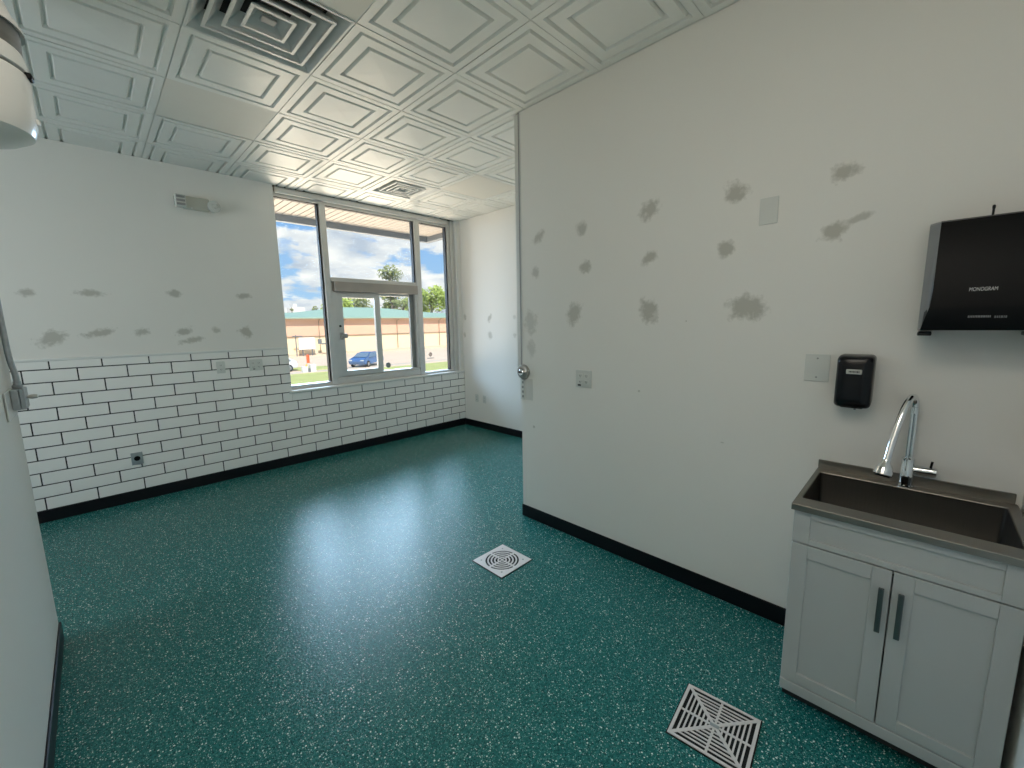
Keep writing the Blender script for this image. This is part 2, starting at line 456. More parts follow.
obj('ceiling_grid', bm, M['tbar'], ceiling)

# ------------------------------------------------------------------ ceiling diffusers
def diffuser(c, r, label, big=True):
    cx, cy = GX+(c+.5)*TS, GY+(r+.5)*TS
    t = thing('ceiling_diffuser', label, 'air vent', (cx, cy, ZC), 0)
    h = TS/2-.004
    def ring(bm, pts):
        rs = [[bm.verts.new((sx*a, sy*a, z)) for sx, sy in ((-1, -1), (1, -1), (1, 1), (-1, 1))] for a, z in pts]
        for p, q in zip(rs, rs[1:]):
            for k in range(4): bm.faces.new((p[k], p[(k+1) % 4], q[(k+1) % 4], q[k]))
    b = bmesh.new()
    s = 1.0 if big else .72
    k0 = h-.010 if big else h*.80
    ring(b, [(h, .006), (h, -.002), (k0, -.002), (k0-.003, 0), (k0-.068, .070), (k0-.070, .072)])
    obj('frame', b, M['diff'], t)
    # nested cones, each a downward flare with a rolled lip
    outer = (.238, .166, .098) if big else (.185, .132, .082)
    for i, a in enumerate(outer):
        b = bmesh.new(); d = .055 if big else .045
        inn = a-.070 if big else a-.034
        ring(b, [(inn, .062), (a-.017, .006+.004*i), (a-.015, -.004), (a, -.004), (a, .003), (inn+.008, .064)])
        obj('cone', b, M['diff'], t)
    b = bmesh.new()
    a = .034 if big else .024
    box(b, -a, a, -a*.7, a*.7, .01, .022, .004)
    obj('damper_clip', b, M['greyp'], t)
    b = bmesh.new(); box(b, -h*s*.9, h*s*.9, -h*s*.9, h*s*.9, .082, .1)
    obj('duct_opening', b, M['plenum'], t)
    return t
diffuser(0, 0, 'large square stepped ceiling air diffuser, the one nearest the camera')
diffuser(3, 3, 'smaller square ceiling air diffuser near the window', False)

# ------------------------------------------------------------------ window
YF = YW+.080      # front face of the frame
win = bpy.data.objects.new('window_1', None); C.objects.link(win); win['kind'] = 'structure'; win['category'] = 'window'
win['label'] = 'storefront window with a sliding service hatch in the middle'
win.location = (0, 0, 0)
bm = bmesh.new()
box(bm, WX0, 1.548, YF, YF+.1, WZ0, ZC, .002, 1)                       # left stile
box(bm, 3.812, WX1, YF, YF+.1, WZ0, ZC, .002, 1)                       # right stile
box(bm, 3.86, WX1, YF-.03, YF, WZ0+.02, ZC, .002, 1)
box(bm, 1.548, 3.812, YF, YF+.1, 2.945, ZC, .002, 1)                   # head
box(bm, 1.548, 3.812, YF-.045, YF, 2.972, ZC, .014, 3)
box(bm, 1.548, 2.013, YF, YF+.1, WZ0, .888, .002, 1)
box(bm, 3.345, 3.812, YF, YF+.1, WZ0, .872, .002, 1)
box(bm, 2.013, 2.082, YF-.01, YF+.1, WZ0, 2.945, .003, 1)              # mullions
box(bm, 3.263, 3.345, YF-.01, YF+.1, WZ0, 2.945, .003, 1)
box(bm, 2.082, 3.263, YF-.006, YF+.1, 2.082, 2.130, .003, 1)           # transom
obj('window_frame', bm, M['alum'], win)
bm = bmesh.new()
def gask(x0, x1, z0, z1, w=.012):
    y0, y1 = YF+.02, YF+.075
    box(bm, x0, x0+w*.3, y0, y1, z0, z1); box(bm, x1-w*1.4, x1, y0, y1, z0, z1)
    box(bm, x0, x1, y0, y1, z1-w*.7, z1)
gask(1.548, 2.013, .888, 2.945); gask(2.082, 3.263, 2.13, 2.945); gask(3.345, 3.812, .872, 2.945)
obj('gasket', bm, M['gasket'], win)
def pane(x0, x1, z0, z1, y):
    b = bmesh.new(); box(b, x0, x1, y, y+.006, z0, z1); obj('window_pane', b, M['glass'], win)
pane(1.546, 2.015, .886, 2.947, YF+.05); pane(2.080, 3.265, 2.128, 2.947, YF+.05); pane(3.343, 3.814, .870, 2.947, YF+.05)
# service hatch
bm = bmesh.new(); box(bm, 2.115, 3.262, YF-.035, YF+.09, 1.966, 2.082, .003, 1)
obj('hatch_header', bm, M['alum_dk'], win)
bm = bmesh.new(); box(bm, 2.084, 3.262, YF-.005, YF+.09, .858, .925, .003, 1); box(bm, 2.084, 3.262, YF+.012, YF+.09, .925, .952, .003, 1)
box(bm, 3.235, 3.262, YF-.002, YF+.09, .95, 1.966, .002, 1); box(bm, 2.084, 2.135, YF+.0, YF+.09, .925, 1.966, .002, 1)
box(bm, 2.084, 3.262, YF+.0, YF+.09, WZ0, .858, .002, 1)
box(bm, 2.082, 2.137, YF+.03, YF+.088, .925, 2.082); box(bm, 2.137, 3.262, YF+.055, YF+.088, 1.935, 1.97); box(bm, 2.137, 2.70, YF+.012, YF+.05, .925, .936)
obj('hatch_frame', bm, M['alum'], win)
bm = bmesh.new(); box(bm, 3.172, 3.235, YF+.05, YF+.09, .95, 1.966, .002, 1)
obj('hatch_jamb', bm, M['greyp'], win)
pane(2.66, 3.19, .948, 1.966, YF+.07)
sash = frame_bm(2.137, 2.704, .935, 1.950, YF+.008, YF+.048, (.075, .074, .065, .055), .003)
so = obj('hatch_sash', sash, M['alum'], win)
b = bmesh.new(); box(b, 2.205, 2.637, YF+.026, YF+.032, .995, 1.90); obj('window_pane', b, M['glass'], so)
b = bmesh.new(); box(b, 2.152, 2.192, YF-.012, YF+.008, 1.385, 1.475, .004); box(b, 2.176, 2.188, YF-.030, YF-.01, 1.40, 1.46, .003)
obj('latch', b, M['lockm'], so)
b = bmesh.new(); box(b, 2.205, 2.245, YF-.004, YF+.03, 1.405, 1.462, .004); obj('latch_keeper', b, M['lockm'], so)
b = bmesh.new(); lathe(b, [(.014, 0), (.014, .004), (.010, .006)], 16, (2.163, YF+.003, 1.553), 'Y'); obj('lock_hole', b, M['blackm'], so)
b = bmesh.new(); lathe(b, [(.0005, -.004), (.033, -.004), (.036, -.002), (.036, .002)], 24, (2.803, YF+.066, 1.018), 'Y')
tag(obj('suction_disc', b, M['greyp'], smooth=True), 'small round dark grey disc stuck low on the hatch glass', 'disc')
# sticker on right pane
t = thing('glass_sticker', 'small dark diamond sticker low on the right window pane', 'sticker', (3.475, YF+.049, 1.12))
b = bmesh.new()
for i in range(-2, 3):
    for s in (1, -1):
        L_ = .034-abs(i)*.006
        vs = [Vector((i*.011*1+u*.7071*L_, 0, s*(u*.7071*L_) - s*i*.011*1*0)) for u in (-1, 1)]
        off = Vector((i*.008, 0, -s*i*.008))
        p, q = Vector((-L_*.7, 0, -s*L_*.7))+off, Vector((L_*.7, 0, s*L_*.7))+off
        d = (q-p).normalized(); n = Vector((-d.z, 0, d.x))*.0024
        b.faces.new([b.verts.new(x) for x in (p-n, q-n, q+n, p+n)])
r_ = bmesh.ops.extrude_face_region(b, geom=b.faces[:])
bmesh.ops.translate(b, verts=[v for v in r_['geom'] if isinstance(v, bmesh.types.BMVert)], vec=(0, -.0008, 0))
obj('emblem', b, M['inkb'], t)
b = bmesh.new(); rr = random.Random(5); x = -.055
while x < .05:
    w = rr.uniform(.004, .012); box(b, x, x+w, -.0008, 0, -.062+rr.uniform(0, .002), -.052+.004); x += w+.003
obj('small_print', b, M['greyp'], t)
# sill
bm = bmesh.new(); box(bm, WX0-.03, XA-.002, YW-.026, YF+.002, WZ0, WZ0+.030, .010, 3)
struct('trim_1', bm, M['trimw'], 'white window sill above the tiled dado', smooth=True)
# drywall return bead right of the window
bm = bmesh.new(); box(bm, WX1-.012, WX1+.004, YW-.004, YF-.03, WZ0+.03, ZC, .002, 1)
struct('trim_2', bm, M['trimw'], 'white window reveal on the right')

# far left window, unseen, added as an opening for fill light
added_win = bpy.data.objects.new('added_window', None); C.objects.link(added_win); added_win['kind'] = 'structure'; added_win['category'] = 'window'
bm = bmesh.new()
box(bm, XF-.1, XF-.04, 2.3, 2.36, .9, 2.5); box(bm, XF-.1, XF-.04, 4.24, 4.3, .9, 2.5); box(bm, XF-.1, XF-.04, 2.36, 4.24, .9, .96); box(bm, XF-.1, XF-.04, 2.36, 4.24, 2.44, 2.5); box(bm, XF-.1, XF-.04, 3.27, 3.33, .96, 2.44)
obj('window_frame', bm, M['alum'], added_win)
bm = bmesh.new(); box(bm, XF-.075, XF-.069, 2.36, 4.24, .96, 2.44); obj('window_pane', bm, M['glass'], added_win)

# ------------------------------------------------------------------ partition end: metal channel and key switch
bm = bmesh.new()
box(bm, XP+.004, XP+.05, YE+.004, YE+.045, 1.215, ZC-.004, .003, 1)
box(bm, XP-.002, XP+.004, YE-.018, YE-.010, 1.215, ZC-.004)
struct('trim_3', bm, M['alum'], 'grey metal channel down the end of the partition')
bm = bmesh.new(); box(bm, XP-.001, XP+.004, YE-.010, YE+.004, 1.215, ZC-.002)
struct('trim_4', bm, M['lens_dk'], 'dark seam beside the metal channel')
t = thing('key_switch', 'round metal key lock on the wall end over a switch plate', 'lock', (XP, 2.183, 1.180))
b = bmesh.new(); lathe(b, [(.058, 0), (.058, -.012), (.052, -.022), (.040, -.024), (.038, -.016), (.001, -.016)], 32, (0, 0, 0), 'X')
obj('ring', b, M['lockm'], t, True)
b = bmesh.new(); lathe(b, [(.027, -.014), (.027, -.032), (.023, -.036), (.001, -.036)], 24, (0, .006, -.002), 'X')
obj('cylinder', b, M['chrome'], t, True)
b = bmesh.new(); box(b, -.0385, -.035, -.010, .026, -.006, .008); obj('keyhole', b, M['plastic_dk'], t)
t = thing('switch_plate', 'narrow white switch plate on the wall end below the key lock', 'switch', (XP, 2.197, 1.045))
b = bmesh.new(); box(b, -.005, 0, -.024, .022, -.082, .082, .002); obj('plate', b, M['plastic'], t)
b = bmesh.new()
for z in (.055, .018, -.018, -.055): box(b, -.0075, -.004, -.012, .004, z-.010, z+.008)
obj('rocker', b, M['greyp'], t)
bm = bmesh.new(); box(bm, XP-.002, XP, 2.095, 2.168, .965, 1.13)
tag(obj('blanking_plate', bm, simple('grey_primer', (.66, .655, .62), .6, vary=.04)), 'faint grey blanking plate right of the narrow switch plate', 'plate')

# ------------------------------------------------------------------ wall plates
def plate_x(name, label, cat, x, y, z, w, h, sgn=-1):
    """plate on a wall of constant X facing -X"""
    t = thing(name, label, cat, (x, y, z))
    b = bmesh.new(); box(b, -.006, 0, -w/2, w/2, -h/2, h/2, .0025); obj('plate', b, M['plastic'], t)
    return t
t = plate_x('blank_plate', 'blank white cover plate high on the patched wall', 'plate', XP, .582, 2.060, .078, .122)
t = plate_x('blank_plate', 'white cover plate left of the black soap dispenser', 'plate', XP, .342, 1.330, .094, .125)
b = bmesh.new(); lathe(b, [(.004, -.006), (.004, -.008), (.001, -.008)], 10, (0, 0, .043), 'X'); obj('screw', b, M['greyp'], t)
b = bmesh.new(); lathe(b, [(.004, -.006), (.004, -.008), (.001, -.008)], 10, (0, 0, -.043), 'X'); obj('screw', b, M['greyp'], t)
def duplex(parent, cy, axis='X', dark=False):
    for dz in (.021, -.021):
        b = bmesh.new()
        if axis == 'X':
            box(b, -.0085, -.005, cy-.016, cy+.016, dz-.014, dz+.014, .003)
            f = obj('receptacle', b, M['plastic'], parent)
            b = bmesh.new()
            for yy in (-.006, .006): box(b, -.0092, -.008, cy+yy-.0013, cy+yy+.0013, dz-.004, dz+.006)
            box(b, -.0092, -.008, cy-.002, cy+.002, dz-.010, dz-.006)
        else:
            box(b, cy-.016, cy+.016, -.0085, -.005, dz-.014, dz+.014, .003)
            f = obj('receptacle', b, M['plastic'], parent)
            b = bmesh.new()
            for yy in (-.006, .006): box(b, cy+yy-.0013, cy+yy+.0013, -.0092, -.008, dz-.004, dz+.006)
            box(b, cy-.002, cy+.002, -.0092, -.008, dz-.010, dz-.006)
        obj('slots', b, M['plastic_dk'], f)
t = plate_x('wall_outlet', 'white double outlet plate on the patched wall', 'outlet', XP, 1.627, 1.172, .128, .118)
duplex(t, .024); duplex(t, -.024)
b = bmesh.new(); box(b, -.0095, -.006, .020, .044, -.050, -.038); obj('test_button', b, M['plastic_dk'], t)
t = plate_x('wall_outlet', 'left one of two pale outlets low beside the window corner', 'outlet', XA, 4.718, .447, .070, .115); duplex(t, 0)
t = plate_x('wall_outlet', 'right one of two pale outlets low beside the window corner', 'outlet', XA, 4.545, .445, .070, .115); duplex(t, 0)
YT = YW-.010
t = thing('wall_outlet', 'single white outlet on the tiles, left of the double one', 'outlet', (.885, YT, 1.165))
b = bmesh.new(); box(b, -.036, .036, -.006, 0, -.059, .059, .0025); obj('plate', b, M['plastic'], t); duplex(t, 0, 'Y')
t = thing('wall_outlet', 'double white outlet on the tiles beside the window', 'outlet', (1.195, YT, 1.165))
b = bmesh.new(); box(b, -.062, .062, -.006, 0, -.059, .059, .0025); obj('plate', b, M['plastic'], t); duplex(t, -.026, 'Y'); duplex(t, .026, 'Y')
b = bmesh.new(); box(b, -.030, -.012, -.010, -.006, -.047, -.038); obj('test_button', b, M['plastic_dk'], t)
t = thing('floor_level_outlet', 'small grey metal outlet cover low on the tiled wall', 'outlet', (.172, YT, .395))
b = bmesh.new(); box(b, -.040, .040, -.007, 0, -.056, .056, .003); obj('plate', b, M['galv'], t)
b = bmesh.new(); lathe(b, [(.022, -.007), (.022, -.011), (.001, -.011)], 20, (0, 0, .002), 'Y'); obj('socket', b, M['blackm'], t)

# ------------------------------------------------------------------ emergency light
t = thing('emergency_light', 'cream emergency light with two lamp heads high on the window wall', 'emergency light', (.845, YW, 2.708))
b = bmesh.new(); box(b, -.105, .095, -.060, 0, -.055, .055, .010, 3); obj('housing', b, M['cream'], t, True)
b = bmesh.new(); lathe(b, [(.005, -.060), (.005, -.064), (.001, -.064)], 12, (-.045, 0, -.048), 'Y'); obj('indicator', b, M['trimw'], t)
b = bmesh.new(); box(b, -.168, -.085, -.105, -.025, -.052, .052, .012, 3); h1 = obj('lamp_head', b, M['lens'], t, True)
b = bmesh.new()
for z in (-.034, -.002, .030): box(b, -.160, -.095, -.109, -.100, z-.009, z+.011, .002)
obj('louvre', b, M['lens_dk'], h1)
b = bmesh.new(); lathe(b, [(.030, -.02), (.048, -.05), (.053, -.085), (.050, -.098), (.038, -.104), (.001, -.106)], 28, (.125, 0, -.012), 'Y'); h2 = obj('lamp_head', b, M['lens'], t, True)
b = bmesh.new()
for (dx, dz) in ((-.018, .012), (.016, .016), (-.004, -.014), (.020, -.012)): lathe(b, [(.010, -.104), (.006, -.110), (.001, -.111)], 10, (.125+dx, 0, -.012+dz), 'Y')
obj('lens_bead', b, M['lens'], h2)

# ------------------------------------------------------------------ junction box and conduit on the left wall end
t = thing('junction_box', 'galvanised junction box with conduit on the left wall end', 'junction box', (XL+.002, 2.84, 1.262))
b = bmesh.new(); box(b, 0, .006, -.20, .075, -.075, .045, .002); obj('back_plate', b, M['canw'], t)
b = bmesh.new(); box(b, .006, .030, -.07, .075, -.045, .045, .004); bb = obj('box', b, M['galv'], t)
for (y, z) in ((-.04, .018), (.0, -.022), (.035, .02)):
    b = bmesh.new(); lathe(b, [(.005, .030), (.005, .0335), (.001, .034)], 12, (0, y, z), 'X'); obj('knockout', b, M['plastic_dk'], bb)
b = bmesh.new(); box(b, .030, .046, -.06, .07, -.045, .045, .003); obj('cover', b, M['galv'], t)
b = bmesh.new(); lathe(b, [(.016, 0), (.018, .012), (.013, .014), (.013, .030)], 16, (.024, .02, .045)); obj('connector', b, M['galv'], t, True)
b = bmesh.new()
tube(b, smoothpath([(.024, .02, .07), (.023, .02, .11), (.016, .02, .17), (.0135, .02, .26), (.0125, .02, .42), (.012, .02, 1.0), (.012, .02, 1.8)], 8), .0105, 12)
obj('conduit', b, M['galv'], t, True)
b = bmesh.new(); lathe(b, [(.006, 0), (.011, .012), (.009, .03), (.001, .034)], 14, (.046, .03, .0), 'X'); obj('wire_cap', b, M['canw'], t, True)

# ------------------------------------------------------------------ canister high on the left wall
t = thing('wall_canister', 'white cylindrical canister with grey band at the top left corner', 'canister', (-.150, 1.5, 2.00))
R = .122
b = bmesh.new(); lathe(b, [(.001, -.034), (R-.060, -.030), (R-.030, -.022), (R-.008, -.008), (R-.001, .016), (R, .11), (R-.002, .118)], 64); obj('body', b, M['canw'], t, True)
b = bmesh.new(); lathe(b, [(R-.005, .116), (R-.003, .120), (R-.008, .124)], 64); obj('seam', b, M['blackm'], t, True)
b = bmesh.new(); lathe(b, [(R-.006, .122), (R-.001, .126), (R-.001, .140), (R-.006, .162), (R-.010, .168)], 64); obj('shoulder', b, M['canw'], t, True)
b = bmesh.new(); lathe(b, [(R-.006, .163), (R-.005, .212)], 64); obj('band', b, M['canband'], t, True)
b = bmesh.new(); lathe(b, [(R-.008, .210), (R+.002, .206), (R+.002, .212), (R-.012, .238), (R-.022, .270), (R-.026, .33), (R-.05, .345), (.001, .35)], 64); obj('neck', b, M['canw'], t, True)
b = bmesh.new(); box(b, R-.006, R+.006, -.012, .012, .112, .126, .003); o = obj('clip', b, M['blackm'], t); o.rotation_euler = (0, 0, -.15)
b = bmesh.new(); lathe(b, [(.001, -.01), (.009, -.006), (.011, 0), (.009, .006), (.001, .01)], 16, (R-.006, -.01, .028)); obj('button', b, M['canw'], t, True)
b = bmesh.new(); box(b, -.130, -.09, -.04, .04, .05, .25, .004); obj('wall_bracket', b, M['canw'], t)

# ------------------------------------------------------------------ floor drains
def ringdrain(cx, cy, s):
    t = thing('floor_drain', 'square floor drain with concentric ring slots in mid floor', 'floor drain', (cx, cy, 0))
    b = bmesh.new(); box(b, -s/2-.006, s/2+.006, -s/2-.006, s/2+.006, .0005, .0016); obj('dark_sump_plate', b, M['drain_shade'], t)  # flat plate on the solid floor; drain shade is in its colour
    h = s/2; z0, z1 = .0022, .0050
    # plate: square outline to circular hole
    b = bmesh.new(); n = 64; Ro = s*.405
    def sq(a):
        c, q = math.cos(a), math.sin(a); k = h/max(abs(c), abs(q)); return (c*k, q*k)
    for k in range(n):
        a0, a1 = 2*PI*k/n+PI/4, 2*PI*(k+1)/n+PI/4
        p = [(*sq(a0),), (*sq(a1),), (Ro*math.cos(a1), Ro*math.sin(a1)), (Ro*math.cos(a0), Ro*math.sin(a0))]
        top = [b.verts.new((x, y, z1)) for x, y in p]; bot = [b.verts.new((x, y, z0)) for x, y in p]
        b.faces.new(top)
        b.faces.new((top[0], top[1], bot[1], bot[0])); b.faces.new((top[2], top[3], bot[3], bot[2]))
    bmesh.ops.remove_doubles(b, verts=b.verts[:], dist=1e-5)
    obj('cover_plate', b, M['drain'], t)
    b = bmesh.new()
    def annulus(r0, r1, a0=0, a1=2*PI, n=48):
        for k in range(n):
            u, v = a0+(a1-a0)*k/n, a0+(a1-a0)*(k+1)/n
            p = [(r0*math.cos(u), r0*math.sin(u)), (r1*math.cos(u), r1*math.sin(u)), (r1*math.cos(v), r1*math.sin(v)), (r0*math.cos(v), r0*math.sin(v))]
            top = [b.verts.new((x, y, z1)) for x, y in p]; bot = [b.verts.new((x, y, z0)) for x, y in p]
            b.faces.new(top); b.faces.new((top[0], bot[0], bot[3], top[3])); b.faces.new((top[1], top[2], bot[2], bot[1]))
    step = Ro/4.98
    annulus(.0005, step*.40)
    for i in range(1, 5): annulus(step*(i-.02), step*(i+.42))
    for k in range(4):
        a = k*PI/2
        for i in range(1, 6):
            annulus(step*(i-.62), min(step*i, Ro), a-.26/(i*.6+.5), a+.26/(i*.6+.5), 6)
    obj('grate_rings', b, M['drain'], t)
    for k in range(4):
        a = PI/4+k*PI/2
        b = bmesh.new(); lathe(b, [(.006, .005), (.006, .0058), (.001, .0058)], 12, (math.cos(a)*s*.50, math.sin(a)*s*.50, 0)); obj('screw', b, M['greyp'], t)
ringdrain(1.750, 1.862, .275)

def quaddrain(cx, cy, s, rot):
    t = thing('floor_drain', 'square floor grate with slots meeting along its diagonals, near sink', 'floor drain', (cx, cy, 0), rot)
    b = bmesh.new(); box(b, -s/2-.005, s/2+.005, -s/2-.005, s/2+.005, .0005, .0016); obj('dark_sump_plate', b, M['drain_shade'], t)  # no hole below; the dark colour paints in the depth
    h = s/2; z0, z1 = .002, .0052
    b = bmesh.new(); fw = .011
    box(b, -h, h, -h, -h+fw, z0, z1); box(b, -h, h, h-fw, h, z0, z1); box(b, -h, -h+fw, -h+fw, h-fw, z0, z1); box(b, h-fw, h, -h+fw, h-fw, z0, z1)
    obj('rim', b, M['drain'], t)
    b = bmesh.new()
    def bar(p, q, w, dz=0):
        p, q = Vector((*p, 0)), Vector((*q, 0)); d = (q-p).normalized(); n = Vector((-d.y, d.x, 0))*w/2
        top = [b.verts.new(v+Vector((0, 0, z1-.0006+dz))) for v in (p-n, q-n, q+n, p+n)]; bot = [b.verts.new(v+Vector((0, 0, z0))) for v in (p-n, q-n, q+n, p+n)]
        b.faces.new(top)
        for k in range(4): b.faces.new((top[k], top[(k+1) % 4], bot[(k+1) % 4], bot[k]))
    e = h-fw*.5
    bar((-e, -e), (e, e), .012, .0005); bar((-e, e), (e, -e), .012, .0004)
    bar((0, -e), (0, e), .0085, .0002); bar((-e, 0), (e, 0), .0085, .0003)
    nb = 7; pitch = (h-fw-.012)/nb
    for i in range(1, nb):
        r = .012+pitch*i
        for k in range(4):
            c, q = math.cos(k*PI/2), math.sin(k*PI/2)
            a, d = (r, -r), (r, r)
            bar((a[0]*c-a[1]*q, a[0]*q+a[1]*c), (d[0]*c-d[1]*q, d[0]*q+d[1]*c), pitch*.40)
    obj('grate_bars', b, M['drain'], t)
    b = bmesh.new(); box(b, -.016, .016, -.007, .007, z1-.001, z1+.0016, .001); o = obj('lift_lug', b, M['galv'], t); o.rotation_euler = (0, 0, PI/2)
quaddrain(1.522, .444, .270, .09)

# ------------------------------------------------------------------ sink cabinet
CX, CYL, CYR = 1.810, .297, -.282     # front face, left and right sides
ZT = .838
cab = thing('sink_cabinet', 'grey-white two-door vanity cabinet under the steel sink', 'cabinet', (0, 0, 0))
b = bmesh.new()
box(b, CX+.02, XP-.012, CYL-.008, CYL, .074, ZT); box(b, CX+.02, XP-.012, CYR, CYR+.008, .074, ZT); box(b, CX+.085, XP-.012, CYL-.008, CYL, 0, .074); box(b, CX+.085, XP-.012, CYR, CYR+.008, 0, .074)
box(b, CX+.02, XP-.012, CYR+.008, CYL-.008, .074, .092); box(b, XP-.02, XP-.012, CYR+.008, CYL-.008, .0, ZT)
box(b, CX+.02, CX+.04, CYR+.008, CYL-.008, .69, .72); box(b, CX+.02, CX+.04, CYR+.008, CYL-.008, .800, ZT); box(b, CX+.02, CX+.04, CYR+.008, CYL-.008, .092, .112)
obj('carcass', b, M['cab'], cab)
b = bmesh.new(); box(b, CX, CX+.02, CYR, CYL, .074, .118, .002, 1); obj('bottom_rail', b, M['cab'], cab)
b = bmesh.new(); box(b, CX+.07, CX+.085, CYR, CYL, 0, .074); obj('toe_kick', b, M['cab_in'], cab)
def shaker(y0, y1, z0, z1, st, rt, rb):
    bm = bmesh.new(); x0, x1 = CX, CX+.020
    box(bm, x0, x1, y0, y0+st, z0, z1, .0015, 1); box(bm, x0, x1, y1-st, y1, z0, z1, .0015, 1)
    box(bm, x0, x1, y0+st, y1-st, z0, z0+rb, .0015, 1); box(bm, x0, x1, y0+st, y1-st, z1-rt, z1, .0015, 1)
    box(bm, x0+.008, x1-.002, y0+st-.002, y1-st+.002, z0+rb-.002, z1-rt+.002)
    return bm
def handle(parent, y):
    b = bmesh.new(); box(b, CX-.030, CX-.022, y-.0075, y+.0075, .484, .648, .002, 2)
    for z in (.510, .622): box(b, CX-.024, CX+.001, y-.005, y+.005, z-.006, z+.006, .001, 1)
    obj('handle', b, M['steel_dk'], parent)
d1 = obj('door', shaker(.0085, CYL-.001, .122, .706, .052, .052, .045), M['cab'], cab); handle(d1, .030)
d2 = obj('door', shaker(CYR+.001, .0045, .122, .706, .052, .052, .045), M['cab'], cab); handle(d2, -.020)
obj('drawer_front', shaker(CYR+.001, CYL-.001, .711, ZT-.002, .052, .024, .022), M['cab'], cab)

# ------------------------------------------------------------------ steel sink
sk = thing('steel_sink', 'brushed stainless rectangular sink set on the cabinet', 'sink', (0, 0, 0))
DX0, DX1, DY0, DY1, DZ = 1.795, XP-.003, -.296, .305, .865
BX0, BX1, BY0, BY1 = 1.878, 2.262, -.268, .288
bm = bmesh.new()
def rrect(x0, x1, y0, y1, r, z, n=6):
    pts = []
    for cx, cy, a0 in ((x1-r, y1-r, 0), (x0+r, y1-r, PI/2), (x0+r, y0+r, PI), (x1-r, y0+r, 3*PI/2)):
        for k in range(n+1): pts.append((cx+r*math.cos(a0+PI/2*k/n), cy+r*math.sin(a0+PI/2*k/n), z))
    return pts
def loft(bm, loops, cap=True):
    rs = [[bm.verts.new(p) for p in l] for l in loops]
    for a, b in zip(rs, rs[1:]):
        m = len(a)
        for k in range(m): bm.faces.new((a[k], a[(k+1) % m], b[(k+1) % m], b[k]))
    if cap: bm.faces.new(rs[-1])
    return rs
loft(bm, [rrect(DX0, DX1, DY0, DY1, .003, DZ-.024), rrect(DX0, DX1, DY0, DY1, .003, DZ-.002), rrect(DX0+.002, DX1-.001, DY0+.002, DY1-.002, .003, DZ),
          rrect(BX0, BX1, BY0, BY1, .012, DZ), rrect(BX0+.003, BX1-.003, BY0+.003, BY1-.003, .012, DZ-.004)], cap=False)
obj('deck', bm, M['steel'], sk)
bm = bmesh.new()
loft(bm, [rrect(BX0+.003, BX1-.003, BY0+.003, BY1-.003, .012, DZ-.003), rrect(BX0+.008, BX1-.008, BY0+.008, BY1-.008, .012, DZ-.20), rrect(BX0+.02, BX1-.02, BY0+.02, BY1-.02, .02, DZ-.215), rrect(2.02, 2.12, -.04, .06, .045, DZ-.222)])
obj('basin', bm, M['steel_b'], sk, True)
bm = bmesh.new(); lathe(bm, [(.045, 0), (.045, .004), (.034, .006), (.030, .001), (.001, .001)], 28, (2.07, .01, DZ-.222)); obj('strainer', bm, M['chrome'], sk, True)
bm = bmesh.new(); box(bm, XP-.012, XP-.003, DY0+.008, DY1-.002, DZ-.002, .905, .002, 1); obj('backsplash', bm, M['steel'], sk)

# ------------------------------------------------------------------ faucet
fc = thing('kitchen_faucet', 'chrome gooseneck faucet with hanging spray head on the sink', 'faucet', (2.293, .006, DZ))
b = bmesh.new(); lathe(b, [(.027, 0), (.027, .006), (.0235, .009), (.0235, .085), (.021, .092), (.021, .118), (.016, .122)], 28); obj('body', b, M['chrome'], fc, True)
b = bmesh.new(); tube(b, [(0, -.018, .074), (0, -.074, .076), (0, -.083, .076), (0, -.086, .076)], [.0185, .0185, .0180, .014], 20); hv = obj('handle', b, M['chrome'], fc, True)
b = bmesh.new(); tube(b, [(0, -.066, .090), (-.002, -.069, .118)], .004, 10); obj('lever', b, M['blackm'], hv)
b = bmesh.new(); tube(b, [(0, .0055, .12), (0, .0055, .322)], .0060, 12); tube(b, [(0, -.0065, .12), (0, -.0065, .322)], .0060, 12); obj('riser', b, M['chrome'], fc, True)
b = bmesh.new(); lathe(b, [(.0140, .306), (.0140, .330), (.011, .332)], 18, (0, -.001, 0)); obj('collar', b, M['chrome'], fc, True)
hose = smoothpath([(0, -.001, .328), (-.003, .000, .352), (-.018, .005, .372), (-.042, .013, .374), (-.072, .025, .345), (-.105, .038, .285), (-.138, .051, .205), (-.165, .060, .135)], 8)
b = bmesh.new(); tube(b, hose, .0122, 16); obj('hose', b, M['chrome'], fc, True)
d = (Vector((-.176, .064, .10)) - Vector((-.165, .060, .135))).normalized()
p0 = Vector((-.164, .0597, .140))
b = bmesh.new(); tube(b, [p0+d*s for s in (0, .012, .020, .034, .060, .064)], [.0135, .0145, .021, .0265, .030, .027], 24); sh = obj('spray_head', b, M['chrome'], fc, True)
b = bmesh.new(); tube(b, [p0+d*.0635, p0+d*.068], [.023, .022], 20); obj('spray_face', b, M['blackm'], sh)

